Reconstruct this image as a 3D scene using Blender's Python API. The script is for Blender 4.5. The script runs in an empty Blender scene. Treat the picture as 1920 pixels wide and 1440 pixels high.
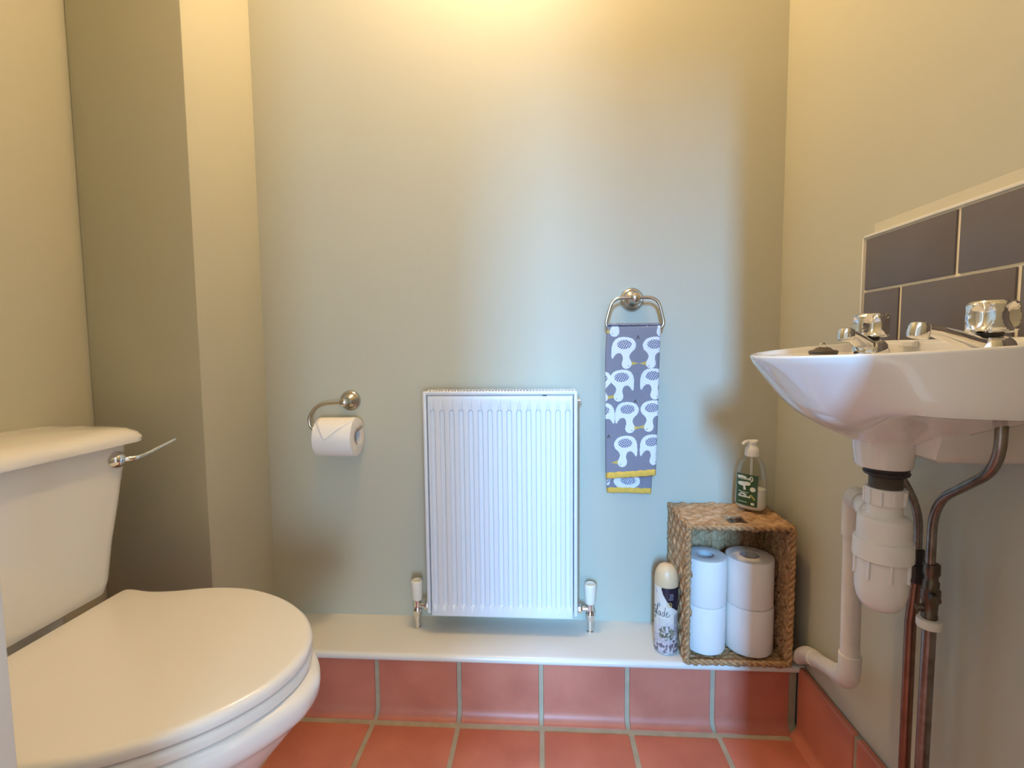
import bpy, bmesh, math, random
from mathutils import Vector, Matrix, noise
R = math.radians
PI = math.pi
random.seed(7)
sc = bpy.context.scene
COL = sc.collection

# ------------------------------------------------------------------ helpers
def lin(r, g, b):
    f = lambda c: (c/255/12.92) if c/255 <= .04045 else ((c/255+.055)/1.055)**2.4
    return (f(r), f(g), f(b), 1)

def world_loc(o):
    v = Vector((0, 0, 0))
    while o is not None:
        v += o.location; o = o.parent
    return v

def tag(o, label=None, cat=None, group=None, kind=None):
    if label: o['label'] = label
    if cat: o['category'] = cat
    if group: o['group'] = group
    if kind: o['kind'] = kind
    return o

def thing(name, label, cat, loc, group=None):
    o = bpy.data.objects.new(name, None); COL.objects.link(o)
    o.empty_display_size = .05
    o.location = loc
    return tag(o, label, cat, group)

def obj(name, bm, mats, parent=None, base=None, sharp=38, flat=False):
    """links bm (built in room coordinates) as one mesh object"""
    if not isinstance(mats, (list, tuple)): mats = [mats]
    off = world_loc(parent) if parent is not None else Vector(base or (0, 0, 0))
    bmesh.ops.translate(bm, verts=bm.verts, vec=-off)
    lim = R(sharp)
    bm.normal_update()
    for f in bm.faces: f.smooth = not flat
    for e in bm.edges:
        if len(e.link_faces) == 2 and e.calc_face_angle(0) > lim: e.smooth = False
    me = bpy.data.meshes.new(name); bm.to_mesh(me); bm.free()
    for m in mats: me.materials.append(m)
    o = bpy.data.objects.new(name, me); COL.objects.link(o)
    if parent is not None: o.parent = parent
    else: o.location = off
    return o

def struct(name, bm, mats, **k):
    return tag(obj(name, bm, mats, **k), kind='structure')

def box(bm, x0, x1, y0, y1, z0, z1, bev=0, seg=2, mi=0):
    r = bmesh.ops.create_cube(bm, size=1)
    vs = r['verts']
    for v in vs:
        v.co = Vector(((x0+x1)/2 + v.co.x*(x1-x0), (y0+y1)/2 + v.co.y*(y1-y0), (z0+z1)/2 + v.co.z*(z1-z0)))
    fs = set(f for v in vs for f in v.link_faces)
    for f in fs: f.material_index = mi
    if bev:
        es = list(set(e for v in vs for e in v.link_edges))
        r = bmesh.ops.bevel(bm, geom=es, offset=bev, segments=seg, profile=.5, affect='EDGES', material=mi)
    return bm

def fillet(pts, r, n=6):
    pts = [Vector(p) for p in pts]
    out = [pts[0]]
    for i in range(1, len(pts)-1):
        a, b, c = pts[i-1], pts[i], pts[i+1]
        d1 = (a-b); d2 = (c-b)
        rr = r[i-1] if isinstance(r, (list, tuple)) else r
        l = min(rr, d1.length*.49, d2.length*.49)
        p, q = b+d1.normalized()*l, b+d2.normalized()*l
        for k in range(n+1):
            t = k/n
            out.append(p*(1-t)**2 + b*2*t*(1-t) + q*t*t)
    out.append(pts[-1])
    return out

def tube(bm, pts, r, seg=14, closed=False, caps=True, mi=0):
    pts = [Vector(p) for p in pts]
    n = len(pts)
    rad = r if isinstance(r, (list, tuple)) else [r]*n
    tan = []
    for i in range(n):
        if closed: t = pts[(i+1) % n]-pts[i-1]
        else: t = pts[min(i+1, n-1)]-pts[max(i-1, 0)]
        tan.append(t.normalized())
    up = Vector((0, 0, 1)) if abs(tan[0].z) < .9 else Vector((1, 0, 0))
    nrm = (up - tan[0]*up.dot(tan[0])).normalized()
    rings = []
    for i in range(n):
        if i:
            nrm = (nrm - tan[i]*nrm.dot(tan[i])).normalized()
        bi = tan[i].cross(nrm)
        rings.append([bm.verts.new(pts[i] + (nrm*math.cos(2*PI*k/seg)+bi*math.sin(2*PI*k/seg))*rad[i]) for k in range(seg)])
    m = n if closed else n-1
    for i in range(m):
        A, B = rings[i], rings[(i+1) % n]
        for k in range(seg):
            f = bm.faces.new((A[k], A[(k+1) % seg], B[(k+1) % seg], B[k])); f.material_index = mi
    if caps and not closed:
        bm.faces.new(rings[0][::-1]).material_index = mi; bm.faces.new(rings[-1]).material_index = mi
    return bm

def loft(bm, rings, cap0=True, cap1=True, mi=0, closed=True):
    R_ = [[bm.verts.new(p) for p in r] for r in rings]
    n = len(R_[0])
    for a, b in zip(R_[:-1], R_[1:]):
        for k in range(n if closed else n-1):
            f = bm.faces.new((a[k], a[(k+1) % n], b[(k+1) % n], b[k])); f.material_index = mi
    if cap0: bm.faces.new(R_[0][::-1]).material_index = mi
    if cap1: bm.faces.new(R_[-1]).material_index = mi
    return R_

def lathe(bm, prof, c=(0, 0, 0), axis=(0, 0, 1), seg=40, mi=0, sx=1, sy=1):
    """profile of (radius, height) revolved about axis at c"""
    q = Vector((0, 0, 1)).rotation_difference(Vector(axis))
    c = Vector(c)
    rings = []
    for r, h in prof:
        r = max(r, 1e-5)
        rings.append([c + q @ Vector((r*sx*math.cos(2*PI*k/seg), r*sy*math.sin(2*PI*k/seg), h)) for k in range(seg)])
    loft(bm, rings, mi=mi)
    return bm

def NB(): return bmesh.new()
def done(bm):
    bmesh.ops.recalc_face_normals(bm, faces=bm.faces); return bm

# ------------------------------------------------------------------ materials
def mat(name, base, rough=.5, metal=0, bump=0, bscale=200, var=0, vscale=6, var2=None, coat=0, attr=None, spec=.5, detail=4, sss=0, bdist=.001):
    m = bpy.data.materials.new(name); m.use_nodes = True
    nt = m.node_tree; N = nt.nodes; L = nt.links
    b = N['Principled BSDF']
    b.inputs['Base Color'].default_value = base
    b.inputs['Roughness'].default_value = rough
    b.inputs['Metallic'].default_value = metal
    b.inputs['Specular IOR Level'].default_value = spec
    b.inputs['Coat Weight'].default_value = coat
    b.inputs['Coat Roughness'].default_value = .05
    tc = N.new('ShaderNodeTexCoord')
    src = None
    if attr:
        a = N.new('ShaderNodeAttribute'); a.attribute_name = attr; src = a.outputs['Color']
    if var:
        n = N.new('ShaderNodeTexNoise'); n.inputs['Scale'].default_value = vscale; n.inputs['Detail'].default_value = detail
        L.new(tc.outputs['Object'], n.inputs['Vector'])
        mx = N.new('ShaderNodeMix'); mx.data_type = 'RGBA'
        mx.inputs['A'].default_value = base
        c2 = var2 or tuple(c*.7 for c in base[:3])+(1,)
        mx.inputs['B'].default_value = c2
        r = N.new('ShaderNodeMapRange'); r.inputs['From Min'].default_value = .3; r.inputs['From Max'].default_value = .7
        r.inputs['To Max'].default_value = var
        L.new(n.outputs['Fac'], r.inputs['Value']); L.new(r.outputs['Result'], mx.inputs['Factor'])
        if src is not None:
            ml = N.new('ShaderNodeMix'); ml.data_type = 'RGBA'; ml.blend_type = 'MULTIPLY'; ml.inputs['Factor'].default_value = 1
            L.new(src, ml.inputs['A']); L.new(mx.outputs['Result'], ml.inputs['B']); src = ml.outputs['Result']
        else: src = mx.outputs['Result']
    if src is not None: L.new(src, b.inputs['Base Color'])
    if bump:
        n = N.new('ShaderNodeTexNoise'); n.inputs['Scale'].default_value = bscale; n.inputs['Detail'].default_value = 3
        L.new(tc.outputs['Object'], n.inputs['Vector'])
        bp = N.new('ShaderNodeBump'); bp.inputs['Strength'].default_value = bump; bp.inputs['Distance'].default_value = bdist
        L.new(n.outputs['Fac'], bp.inputs['Height']); L.new(bp.outputs['Normal'], b.inputs['Normal'])
    return m

PAINT = mat('sage wall paint', (.51, .50, .40, 1), .55, bump=.12, bscale=260, var=.25, vscale=1.3, var2=(.49, .48, .39, 1), spec=.35)
CEIL = mat('white ceiling paint', (.78, .77, .73, 1), .7, bump=.1)
GLOSSW = mat('white gloss paint', (.71, .68, .61, 1), .3, bump=.15, bscale=60, coat=.1)
FRAME = mat('door frame paint', (.62, .61, .56, 1), .4)
CERAMIC = mat('white vitreous china', (.80, .78, .75, 1), .12, coat=.5)
SEATM = mat('white seat plastic', (.80, .775, .735, 1), .22, coat=.2)
RADM = mat('radiator enamel', (.70, .72, .76, 1), .28, coat=.2)
PLAST = mat('white plastic', (.80, .78, .75, 1), .35)
WASTE = mat('aged white plastic', (.74, .69, .62, 1), .35, var=.4, vscale=20)
CAPM = mat('cream valve plastic', (.78, .74, .64, 1), .4)
CHROME = mat('polished chrome', (.82, .82, .82, 1), .06, 1)
STEEL = mat('brushed nickel', (.60, .56, .50, 1), .22, 1)
DULL = mat('tarnished chrome pipe', (.33, .30, .28, 1), .3, 1, var=.8, vscale=50, var2=(.18, .13, .10, 1))
COPPER = mat('copper pipe', (.30, .16, .11, 1), .34, 1, var=.7, vscale=40, var2=(.20, .10, .07, 1))
BRASS = mat('dull brass fitting', (.20, .16, .12, 1), .4, 1, var=.6, vscale=60, var2=(.07, .05, .04, 1))
RUBBER = mat('dark rubber', (.03, .026, .024, 1), .5)
TAIL = mat('brown waste tail', (.085, .065, .05, 1), .45)
QUARRY = mat('red quarry tile', lin(198, 124, 100), .42, bump=.25, bscale=150, var=.75, vscale=9, var2=lin(174, 98, 78), spec=.45)
GROUT = mat('grey grout', lin(172, 160, 134), .85, bump=.5, bscale=300, var=.5, vscale=30)
SLATE = mat('grey wall tile', lin(104, 97, 98), .35, bump=.06, bscale=120, var=.4, vscale=12)
GROUTW = mat('cream grout', lin(236, 224, 200), .8)
TRIMW = mat('white tile trim', lin(226, 222, 212), .35)
PATCH = mat('patch of pale paint', (.60, .575, .46, 1), .55)
PAPER = mat('toilet tissue', (.83, .79, .74, 1), .9, bump=.5, bscale=350, spec=.1)
CARD = mat('cardboard core', (.55, .53, .52, 1), .9)
TOWEL = mat('terry towel', (1, 1, 1, 1), .95, attr='pattern', bump=.9, bscale=900, var=.25, vscale=250, spec=.05)
HEM = mat('mustard hem', lin(234, 186, 84), .9, bump=.6, bscale=600, var=.4, vscale=120, spec=.1)
WICKER = mat('water hyacinth weave', (1, 1, 1, 1), .65, attr='strand', bump=.6, bscale=420, var=.55, vscale=160, var2=(.55, .5, .45, 1), spec=.3)
SOAP = mat('white liquid soap', (.85, .83, .78, 1), .4)
LABELG = mat('dark green label', lin(52, 84, 46), .45, var=.5, vscale=60, var2=lin(38, 66, 36))
LABELW = mat('white label print', lin(225, 228, 214), .5)
LABELY = mat('yellow label print', lin(190, 176, 96), .5)
CANM = mat('printed can', (1, 1, 1, 1), .38, attr='print', coat=.1)
CANCAP = mat('cream cap', lin(216, 186, 144), .4)
INK = mat('dark print', lin(52, 46, 60), .5)
INKB = mat('blue print', lin(62, 110, 150), .5)
INKG = mat('grey print', lin(150, 142, 150), .5)
GOLD = mat('gold print', lin(196, 168, 92), .4)
DARK = mat('chip of bare metal', (.05, .04, .035, 1), .7)

def clear_mat():
    m = bpy.data.materials.new('clear plastic'); m.use_nodes = True
    nt = m.node_tree; N = nt.nodes; L = nt.links
    N.remove(N['Principled BSDF'])
    t = N.new('ShaderNodeBsdfTransparent'); t.inputs['Color'].default_value = (.93, .94, .92, 1)
    g = N.new('ShaderNodeBsdfGlossy'); g.inputs['Roughness'].default_value = .08
    f = N.new('ShaderNodeLayerWeight'); f.inputs['Blend'].default_value = .25
    mx = N.new('ShaderNodeMixShader')
    L.new(f.outputs['Facing'], mx.inputs['Fac']); L.new(t.outputs[0], mx.inputs[1]); L.new(g.outputs[0], mx.inputs[2])
    L.new(mx.outputs[0], N['Material Output'].inputs['Surface'])
    return m
CLEAR = clear_mat()

# ------------------------------------------------------------------ camera
def cam():
    F, P, Y, RL = 895., .0721, .0620, -.0096
    f = Vector((-math.sin(Y)*math.cos(P), math.cos(Y)*math.cos(P), -math.sin(P)))
    rt = Vector((math.cos(Y), math.sin(Y), 0)); up = rt.cross(f)
    c, s = math.cos(RL), math.sin(RL)
    X = c*rt+s*up; U = -s*rt+c*up
    m = Matrix((X, U, -f)).transposed().to_4x4()
    cd = bpy.data.cameras.new('camera'); o = bpy.data.objects.new('camera', cd); COL.objects.link(o)
    m.translation = (0, 0, .932)
    o.matrix_world = m
    cd.sensor_width = 36; cd.lens = F/1920*36; cd.clip_start = .01
    sc.camera = o
cam()

# ------------------------------------------------------------------ room shell
XL, XR, YB, YF, ZC = -1.045, .625, 1.3, .30, 2.35
XBX, YBX = -.778, 1.045                 # boxed-in corner
bm = NB(); box(bm, XBX-.02, XR+.1, YB, YB+.1, 0, ZC); struct('wall_back', bm, PAINT)
bm = NB(); box(bm, XR, XR+.1, YF-.14, YB+.1, 0, ZC); struct('wall_right', bm, PAINT)
bm = NB(); box(bm, XL-.1, XL, YF-.14, YB+.1, 0, ZC); struct('wall_left', bm, PAINT)
bm = NB(); box(bm, XL, XBX, YBX, YB+.1, 0, ZC, .003, 2); struct('wall_corner', bm, PAINT)
bm = NB()
box(bm, XL, -.395, YF-.13, YF, 0, ZC); box(bm, .375, XR, YF-.13, YF, 0, ZC); box(bm, -.395, .375, YF-.13, YF, 2.03, ZC)
struct('wall_front', bm, PAINT)
bm = NB()   # hall wall with an opening, behind the viewer
box(bm, -2.6, -.43, -1.6, -1.5, 0, 2.6); box(bm, .75, 2.6, -1.6, -1.5, 0, 2.6); box(bm, -.43, .75, -1.6, -1.5, 1.9, 2.6)
struct('wall_hall', bm, PAINT)
bm = NB(); box(bm, XL-.1, XR+.1, YF-.14, YB+.1, ZC, ZC+.1); struct('ceiling', bm, CEIL)
bm = NB()   # door lining with stops
box(bm, -.395, -.379, YF-.145, YF+.002, 0, 2.03, .002); box(bm, .316, .375, YF-.145, YF+.006, 0, 2.03, .002)
box(bm, -.379, .316, YF-.145, YF+.006, 2.008, 2.03, .002)
box(bm, -.379, -.368, YF-.14, YF-.09, 0, 2.008, .002); box(bm, .304, .316, YF-.14, YF-.09, 0, 2.008, .002)
struct('door_1', bm, FRAME)

# floor: quarry tiles bedded in grout
XJ = [-.427+.212*k for k in range(-4, 5)] + [.607]
XJ[4:9] = [-.427, -.211, -.002, .213, .421]
bm = NB(); g = .0054
yj = [1.112-.212*k for k in range(0, 13)]
box(bm, XL-.1, XR+.1, yj[-1], YB+.1, -.04, -.002, mi=1)
for a, b in zip(XJ[:-1], XJ[1:]):
    for y1, y0 in zip(yj[:-1], yj[1:]):
        jx, jy = random.uniform(-.001, .001), random.uniform(-.001, .001)
        box(bm, a+g+jx, b-g+jx, y0+g+jy, y1-g+jy, -.02, 0+random.uniform(-.0006, .0006), .003, 2)
struct('floor', bm, [QUARRY, GROUT])

# coved skirting tiles
def cove_profile(top):
    p = [(0, top), (.001, top)]
    for k in range(8):
        a = k/7*PI/2
        p.append((.021-.020*math.cos(a) + .001, .024-.024*math.sin(a)))
    return p
def skirting(name, joints, along, face, back, top, g=.0054, ext=0):
    """tiles between joints; 'along' maps (s, depth from face into room, z) to a point"""
    bm = NB()
    prof = [(-.012, top), (-.003, top), (0, top-.003)] + [(.020-.020*math.cos(k/8*PI/2), .026-.0255*math.sin(k/8*PI/2)) for k in range(9)] + [(.020, -.004), (-.012, -.004)]
    for a, b in zip(joints[:-1], joints[1:]):
        e = .0015
        def ring(s, inset):
            return [along(s, max(d-inset, -.012), z-(inset if z > .03 else inset*.5)) for d, z in prof]
        loft(bm, [ring(a+g, .0025), ring(a+g+e, 0), ring(b-g-e, 0), ring(b-g, .0025)])
    done(bm)
    for f in bm.faces: f.material_index = 0
    gp = [(-.012, top-.002), (-.003, top-.002)] + [(.016-.019*math.cos(k/8*PI/2), .024-.0255*math.sin(k/8*PI/2)) for k in range(9)] + [(.016, -.004), (-.012, -.004)]
    loft(bm, [[along(joints[0], d, z) for d, z in gp], [along(joints[-1]+ext, d, z) for d, z in gp]], mi=1)
    done(bm)
    return struct(name, bm, [QUARRY, GROUT])
skirting('baseboard_back', [-.851, -.638, -.425, -.2125, -.005, .2085, .4155, .602], lambda s, d, z: Vector((s, 1.142-d, z)), 0, 0, .152, ext=.012)
skirting('baseboard_right', [1.135-.212*k for k in range(5)][::-1], lambda s, d, z: Vector((.610-d, s, z)), 0, 0, .168)

# white boxed ledge over the skirting
bm = NB()
prof = [(YB, .152), (1.134, .152)] + [(1.134-.009*math.sin(k/8*PI)-.000, .152+.0195*(1-math.cos(k/8*PI))/2) for k in range(9)] + [(1.14, .172), (YB, .172)]
loft(bm, [[Vector((XBX-.0, y, z)) for y, z in prof], [Vector((XR-.001, y, z)) for y, z in prof]])
struct('trim_1', done(bm), GLOSSW)

# pale patch band over the tiles
bm = NB(); box(bm, XR-.0022, XR, .3, .952, 1.136, 1.160, .001, 1); struct('trim_2', bm, PATCH)

# ------------------------------------------------------------------ splashback
sp = thing('tile_splashback', 'grey brick-bond tile splashback with cream grout on right wall', 'splashback', (XR, .63, .87))
y1, y0 = .964, .34
bm = NB(); box(bm, XR-.0085, XR+.002, y0, y1, .90, 1.136); obj('grout', bm, GROUTW, sp)
bm = NB()
g = .0034
for zr, js in (((1.0375, 1.136-.002), [.9615, .757, .553, .349]), ((.930, 1.0345), [.9615, .8665, .662, .458, .349])):
    for a, b in zip(js[:-1], js[1:]):
        box(bm, XR-.0115, XR-.001, b+g, a-g, zr[0], zr[1]-g*.5, .0012, 2)
obj('tiles', bm, SLATE, sp)
bm = NB()
box(bm, XR-.013, XR+.001, y0, y1+.003, 1.1355, 1.1405, .0012, 2); box(bm, XR-.013, XR+.001, y1-.001, y1+.003, .90, 1.1405, .0012, 2)
obj('edge_trim', bm, TRIMW, sp)

# ------------------------------------------------------------------ toilet
TY = .69
toi = thing('toilet', 'white close-coupled toilet with closed lid at the left', 'toilet', (-.70, TY, 0))
def catmull(p, n):
    out = []
    for i in range(len(p)-1):
        p0, p1, p2, p3 = p[max(i-1, 0)], p[i], p[i+1], p[min(i+2, len(p)-1)]
        for k in range(n):
            t = k/n
            out.append(tuple(.5*((2*b)+(-a+c)*t+(2*a-5*b+4*c-d)*t*t+(-a+3*b-3*c+d)*t**3) for a, b, c, d in zip(p0, p1, p2, p3)))
    out.append(p[-1])
    return out
HALF = [(-.848, .17), (-.846, .193), (-.832, .197), (-.785, .190), (-.737, .195), (-.692, .207), (-.64, .213), (-.577, .206), (-.502, .176), (-.435, .127), (-.394, .073), (-.378, .028), (-.375, 0)]
def dring(half, z, inset=0, dx=0, n=5, sq=1.0):
    h = catmull(half, n)
    cx = -.62
    pts = [(cx+(x-cx)*(1-inset/.24)+dx, w*(1-inset/.21)*sq) for x, w in h]
    full = [(x, w) for x, w in pts] + [(x, -w) for x, w in pts[-2::-1]]
    return [Vector((x, TY+w, z)) for x, w in full]
def dsolid(bm, half, z0, z1, r0, r1, dome=0, base_inset=0):
    rings = []
    for k in range(5):
        a = k/4*PI/2; rings.append(dring(half, z0+r0*(1-math.sin(a)), base_inset+r0*(1-math.cos(a)) if False else base_inset+r0*(1-math.sin(a+0))*0+r0*(1-math.sin(a)) if False else base_inset))
    rings = [dring(half, z0+r0*(1-math.cos(k/4*PI/2)), base_inset+r0*(1-math.sin(k/4*PI/2))) for k in range(5)]
    rings += [dring(half, z1-r1*(1-math.sin(k/6*PI/2)), base_inset+r1*(1-math.cos(k/6*PI/2))) for k in range(7)]
    for t in (.2, .45, .7, .9, .99):
        rings.append(dring(half, z1+dome*(1-(1-t)**2), base_inset+r1+(.205-r1-base_inset)*t))
    loft(bm, rings)
    return done(bm)
lid = obj('lid', dsolid(NB(), HALF, .4385, .458, .004, .011, .002), SEATM, toi)
RINGH = [(x, w) for x, w in HALF]
bm = dsolid(NB(), HALF, .4165, .4355, .004, .008, 0, .001); obj('seat_ring', bm, SEATM, toi)
bm = NB()
for s in (-1, 1):
    bm = NB()
    tube(bm, [(-.853, TY+s*.075-.02, .438), (-.853, TY+s*.075+.02, .438)], .011, 16)
    lathe(bm, [(.014, 0), (.014, .012), (.010, .016), (.010, .024)], (-.853, TY+s*.075, .412), seg=20)
    obj('hinge', bm, PLAST, toi)
# pan: rim, bowl, foot in one loft
PANH = [(-1.03, .10), (-1.02, .115), (-.95, .118), (-.90, .122), (-.85, .140), (-.79, .170), (-.72, .195), (-.65, .205), (-.58, .202), (-.51, .178), (-.44, .132), (-.392, .080), (-.363, .030), (-.358, 0)]
def pring(z, front, wide, back=1.0, n=5):
    h = catmull(PANH, n)
    out = []
    for x, w in h:
        t = max(0, min(1, (x+1.03)/(.672)))
        xx = -1.03+(x+1.03)*(front+1.03)/.672 if x > -1.03 else x
        ww = w*wide if x > -.9 else w*(wide*.5+.5)
        out.append((xx, ww))
    full = out + [(x, -w) for x, w in out[-2::-1]]
    return [Vector((x, TY+w, z)) for x, w in full]
bm = NB()
rings = [pring(0, -.50, .60), pring(.012, -.505, .60), pring(.05, -.52, .56), pring(.12, -.53, .55), pring(.18, -.515, .60), pring(.23, -.485, .69), pring(.28, -.445, .80), pring(.32, -.412, .89), pring(.35, -.387, .955),
         pring(.366, -.374, .985), pring(.374, -.364, 1.0), pring(.386, -.3585, 1.008), pring(.400, -.357, 1.01), pring(.408, -.3595, 1.0), pring(.4135, -.366, .98), pring(.415, -.38, .95), pring(.415, -.46, .7), pring(.413, -.60, .4)]
loft(bm, rings)
obj('bowl', done(bm), CERAMIC, toi)
bm = NB(); box(bm, -1.04, -.895, TY-.125, TY+.125, .395, .449, .012, 3); obj('pan_platform', bm, CERAMIC, toi)
# cistern
def rrect(x0, x1, y0, y1, r, z, n=6, bow=0):
    pts = []
    for (cx, cy, a0) in ((x1-r, y1-r, 0), (x0+.004, y1-.004, PI/2), (x0+.004, y0+.004, PI), (x1-r, y0+r, 1.5*PI)):
        rr = r if cx > x0+.01 else .004
        for k in range(n+1):
            a = a0+k/n*PI/2
            pts.append(Vector((cx+rr*math.cos(a), cy+rr*math.sin(a), z)))
    # bowed front
    if bow:
        ym = (y0+y1)/2; hw = (y1-y0)/2
        for p in pts:
            if p.x > x1-r*1.02: p.x += bow*(1-((p.y-ym)/hw)**2)
    return pts
CB = XL+.004
bm = NB()
rings = []
for z, xf, hw, r in ((.452, -.905, .150, .02), (.454, -.876, .172, .03), (.462, -.861, .186, .032), (.485, -.856, .192, .034), (.56, -.852, .202, .034), (.63, -.847, .214, .032), (.70, -.844, .226, .03), (.757, -.842, .233, .028)):
    rings.append(rrect(CB, xf, TY-hw, TY+hw, r, z, bow=.006))
loft(bm, rings)
obj('cistern', done(bm), CERAMIC, toi)
bm = NB(); rings = []
for z, xf, hw, r in ((.757, -.826, .246, .034), (.752, -.8235, .2495, .036), (.753, -.8195, .2535, .038), (.762, -.818, .255, .04), (.772, -.823, .250, .042), (.780, -.835, .240, .046), (.784, -.853, .222, .05), (.787, -.88, .19, .05), (.7885, -.91, .13, .04), (.789, -.93, .06, .03)):
    rings.append(rrect(CB if z < .78 else CB+(z-.78)*5, xf, TY-hw, TY+hw, min(r, hw*.8), z, bow=.007))
loft(bm, rings)
obj('cistern_lid', done(bm), CERAMIC, toi)
bm = NB()
lathe(bm, [(.0205, 0), (.0205, .004), (.0190, .009), (.0150, .013), (.0135, .0155), (.007, .0185), (0, .019)], (-.846, .883, .722), (1, 0, 0), 28, sy=1, sx=.85)
lv = obj('flush_handle', done(bm), CHROME, toi)
bm = NB()
pts = fillet([(-.838, .886, .722), (-.822, .90, .720), (-.818, .93, .724), (-.812, .998, .741)], .012)
n = len(pts)
tube(bm, pts, [.0065-.0022*min(1, i/n*1.6) for i in range(n-1)]+[.0038], 12)
obj('lever', done(bm), CHROME, lv)

# ------------------------------------------------------------------ radiator
RX0, RX1, RZ0, RZ1, RY = -.3085, .0915, .223, .824, 1.215
rad = thing('radiator', 'white ribbed panel radiator hung on back wall above the ledge', 'radiator', ((RX0+RX1)/2, 1.26, RZ0))
bm = NB()
xs = []
cx = (RX0+RX1)/2
px0, px1, pz0, pz1 = RX0+.0115, RX1-.0115, RZ0-.002, RZ1-.010
N_ = 15; pitch = .025
xs = sorted(set([px0, px0+.002, px0+.004] + [px1, px1-.002, px1-.004] + [round(cx+(i-7)*pitch+k*.0125/12, 6) for i in range(N_) for k in range(-12, 13)]))
zs0, zs1 = RZ0+.026, RZ1-.047
zs = [pz0, pz0+.002, pz0+.004, pz0+.015] + [zs0+k*.0011 for k in range(0, 15)] + [zs0+.03+k*(zs1-zs0-.06)/12 for k in range(13)] + [zs1-.0011*k for k in range(14, -1, -1)] + [pz1-.015, pz1-.004, pz1-.002, pz1]
def rdepth(x, z):
    i = round((x-cx)/pitch); d = 0
    if -7 <= i <= 7:
        dx = x-(cx+i*pitch); half = .0064
        zz = max(zs0+half-z, z-(zs1-half), 0)
        q = math.hypot(dx, zz)/half
        if q < 1.2: d = .0062*(1-max(0, min(1, (q-.68)/.5))**2*(3-2*max(0, min(1, (q-.68)/.5))))
    e = min(x-px0, px1-x, z-pz0, pz1-z)
    if e < .004: d += .004*(1-math.sqrt(max(0, 1-(1-e/.004)**2)))
    return d
grid = [[bm.verts.new((x, RY+rdepth(x, z), z)) for x in xs] for z in zs]
for a, b in zip(grid[:-1], grid[1:]):
    for k in range(len(xs)-1): bm.faces.new((a[k], a[k+1], b[k+1], b[k]))
box(bm, px0, px1, RY+.008, RY+.022, pz0, pz1)
obj('front_panel', bm, RADM, rad, sharp=60)
for x0, x1 in ((RX0, RX0+.0095), (RX1-.0095, RX1)):
    bm = NB(); box(bm, x0, x1, RY-.001, 1.279, RZ0+.006, RZ1, .003, 3); obj('side_panel', bm, RADM, rad)
bm = NB()
box(bm, RX0+.0005, RX1-.0005, RY-.0005, RY+.010, RZ1-.0085, RZ1+.0015, .003, 3)
box(bm, RX0+.0005, RX1-.0005, 1.271, 1.279, RZ1-.006, RZ1+.0015, .002, 2)
k = RX0+.012
while k < RX1-.010:
    box(bm, k, k+.0035, RY+.008, 1.274, RZ1-.003, RZ1+.0035, .0008, 1); k += .0082
obj('top_grille', bm, RADM, rad)
bm = NB()
for k in range(24): box(bm, RX0+.02+k*.0155, RX0+.021+k*.0155, RY+.022, 1.268, RZ0+.03, RZ1-.02)
box(bm, RX0+.015, RX1-.015, 1.266, 1.268, RZ0+.03, RZ1-.02)
obj('convector_fins', bm, RADM, rad)
for x in (RX0+.07, RX1-.07):
    bm = NB(); box(bm, x-.015, x+.015, 1.268, 1.301, RZ0+.08, RZ0+.5); obj('wall_bracket', bm, RADM, rad)
bm = NB(); lathe(bm, [(.007, 0), (.007, .003), (.005, .004), (.005, .009), (.003, .010), (0, .010)], (RX1-.001, 1.24, RZ1-.025), (1, 0, 0), 16); obj('bleed_valve', done(bm), CHROME, rad)
bm = NB(); box(bm, .002, .013, RY-.0012, RY+.002, RZ1-.0105, RZ1-.0085); obj('paint_chip', bm, DARK, rad)
for xv, s in ((-.343, 1), (.127, -1)):
    xe = RX0+.002 if s > 0 else RX1-.002
    yv = 1.245
    bm = NB()
    lathe(bm, [(.0105, .206), (.0125, .209), (.0125, .222), (.0100, .225), (.0092, .235), (.0095, .252), (.0095, .258)], (xv, yv, 0), seg=24)
    tube(bm, [(xv, yv, .236), (xe, yv, .236)], .007, 18)
    lathe(bm, [(.0115, 0), (.0125, .002), (.0125, .010), (.0115, .012)], (xe-s*.016, yv, .236), (s, 0, 0), 6 if False else 8)
    vb = obj('valve', done(bm), CHROME, rad)
    bm = NB()
    lathe(bm, [(.0125, .252), (.0136, .254), (.0143, .268), (.0164, .294), (.0162, .299), (.0154, .3035), (.0125, .306), (.0118, .3045), (.006, .303), (0, .303)], (xv, yv, 0), seg=32)
    for k in range(16):
        a = k/16*2*PI; pass
    obj('cap', done(bm), CAPM, vb)
    bm = NB(); tube(bm, [(xv, yv, .208), (xv, yv, .165)], .0075, 20); lathe(bm, [(.0082, .172), (.0095, .1725), (.0095, .1755), (.0078, .177)], (xv, yv, 0), seg=24)
    obj('pipe_tail', done(bm), CHROME, vb)

# ------------------------------------------------------------------ toilet roll holder + roll
def rose(bm, x, z, r, y=YB):
    lathe(bm, [(r, 0), (r, .004), (r*.93, .009), (r*.80, .0115), (r*.74, .011), (r*.70, .013), (r*.52, .019), (r*.40, .022), (r*.33, .026), (r*.33, .040), (r*.40, .043), (r*.42, .050), (r*.36, .056), (r*.18, .0595), (0, .06)], (x, y, z), (0, -1, 0), 40)
hold = thing('toilet_roll_holder', 'brushed nickel toilet roll holder with curved arm on back wall', 'toilet roll holder', (-.534, YB, .794))
bm = NB(); rose(bm, -.533, .7945, .0285); obj('wall_rose', done(bm), STEEL, hold)
AY = 1.247
bm = NB()
pts = fillet([(-.533, AY, .7935), (-.605, AY, .789), (-.632, AY, .752), (-.624, AY, .7185), (-.500, AY-.004, .716), (-.482, AY-.006, .730)], [.035, .03, .022, .016], 8)
tube(bm, pts, .0042, 14)
obj('arm', done(bm), STEEL, hold)

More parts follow.
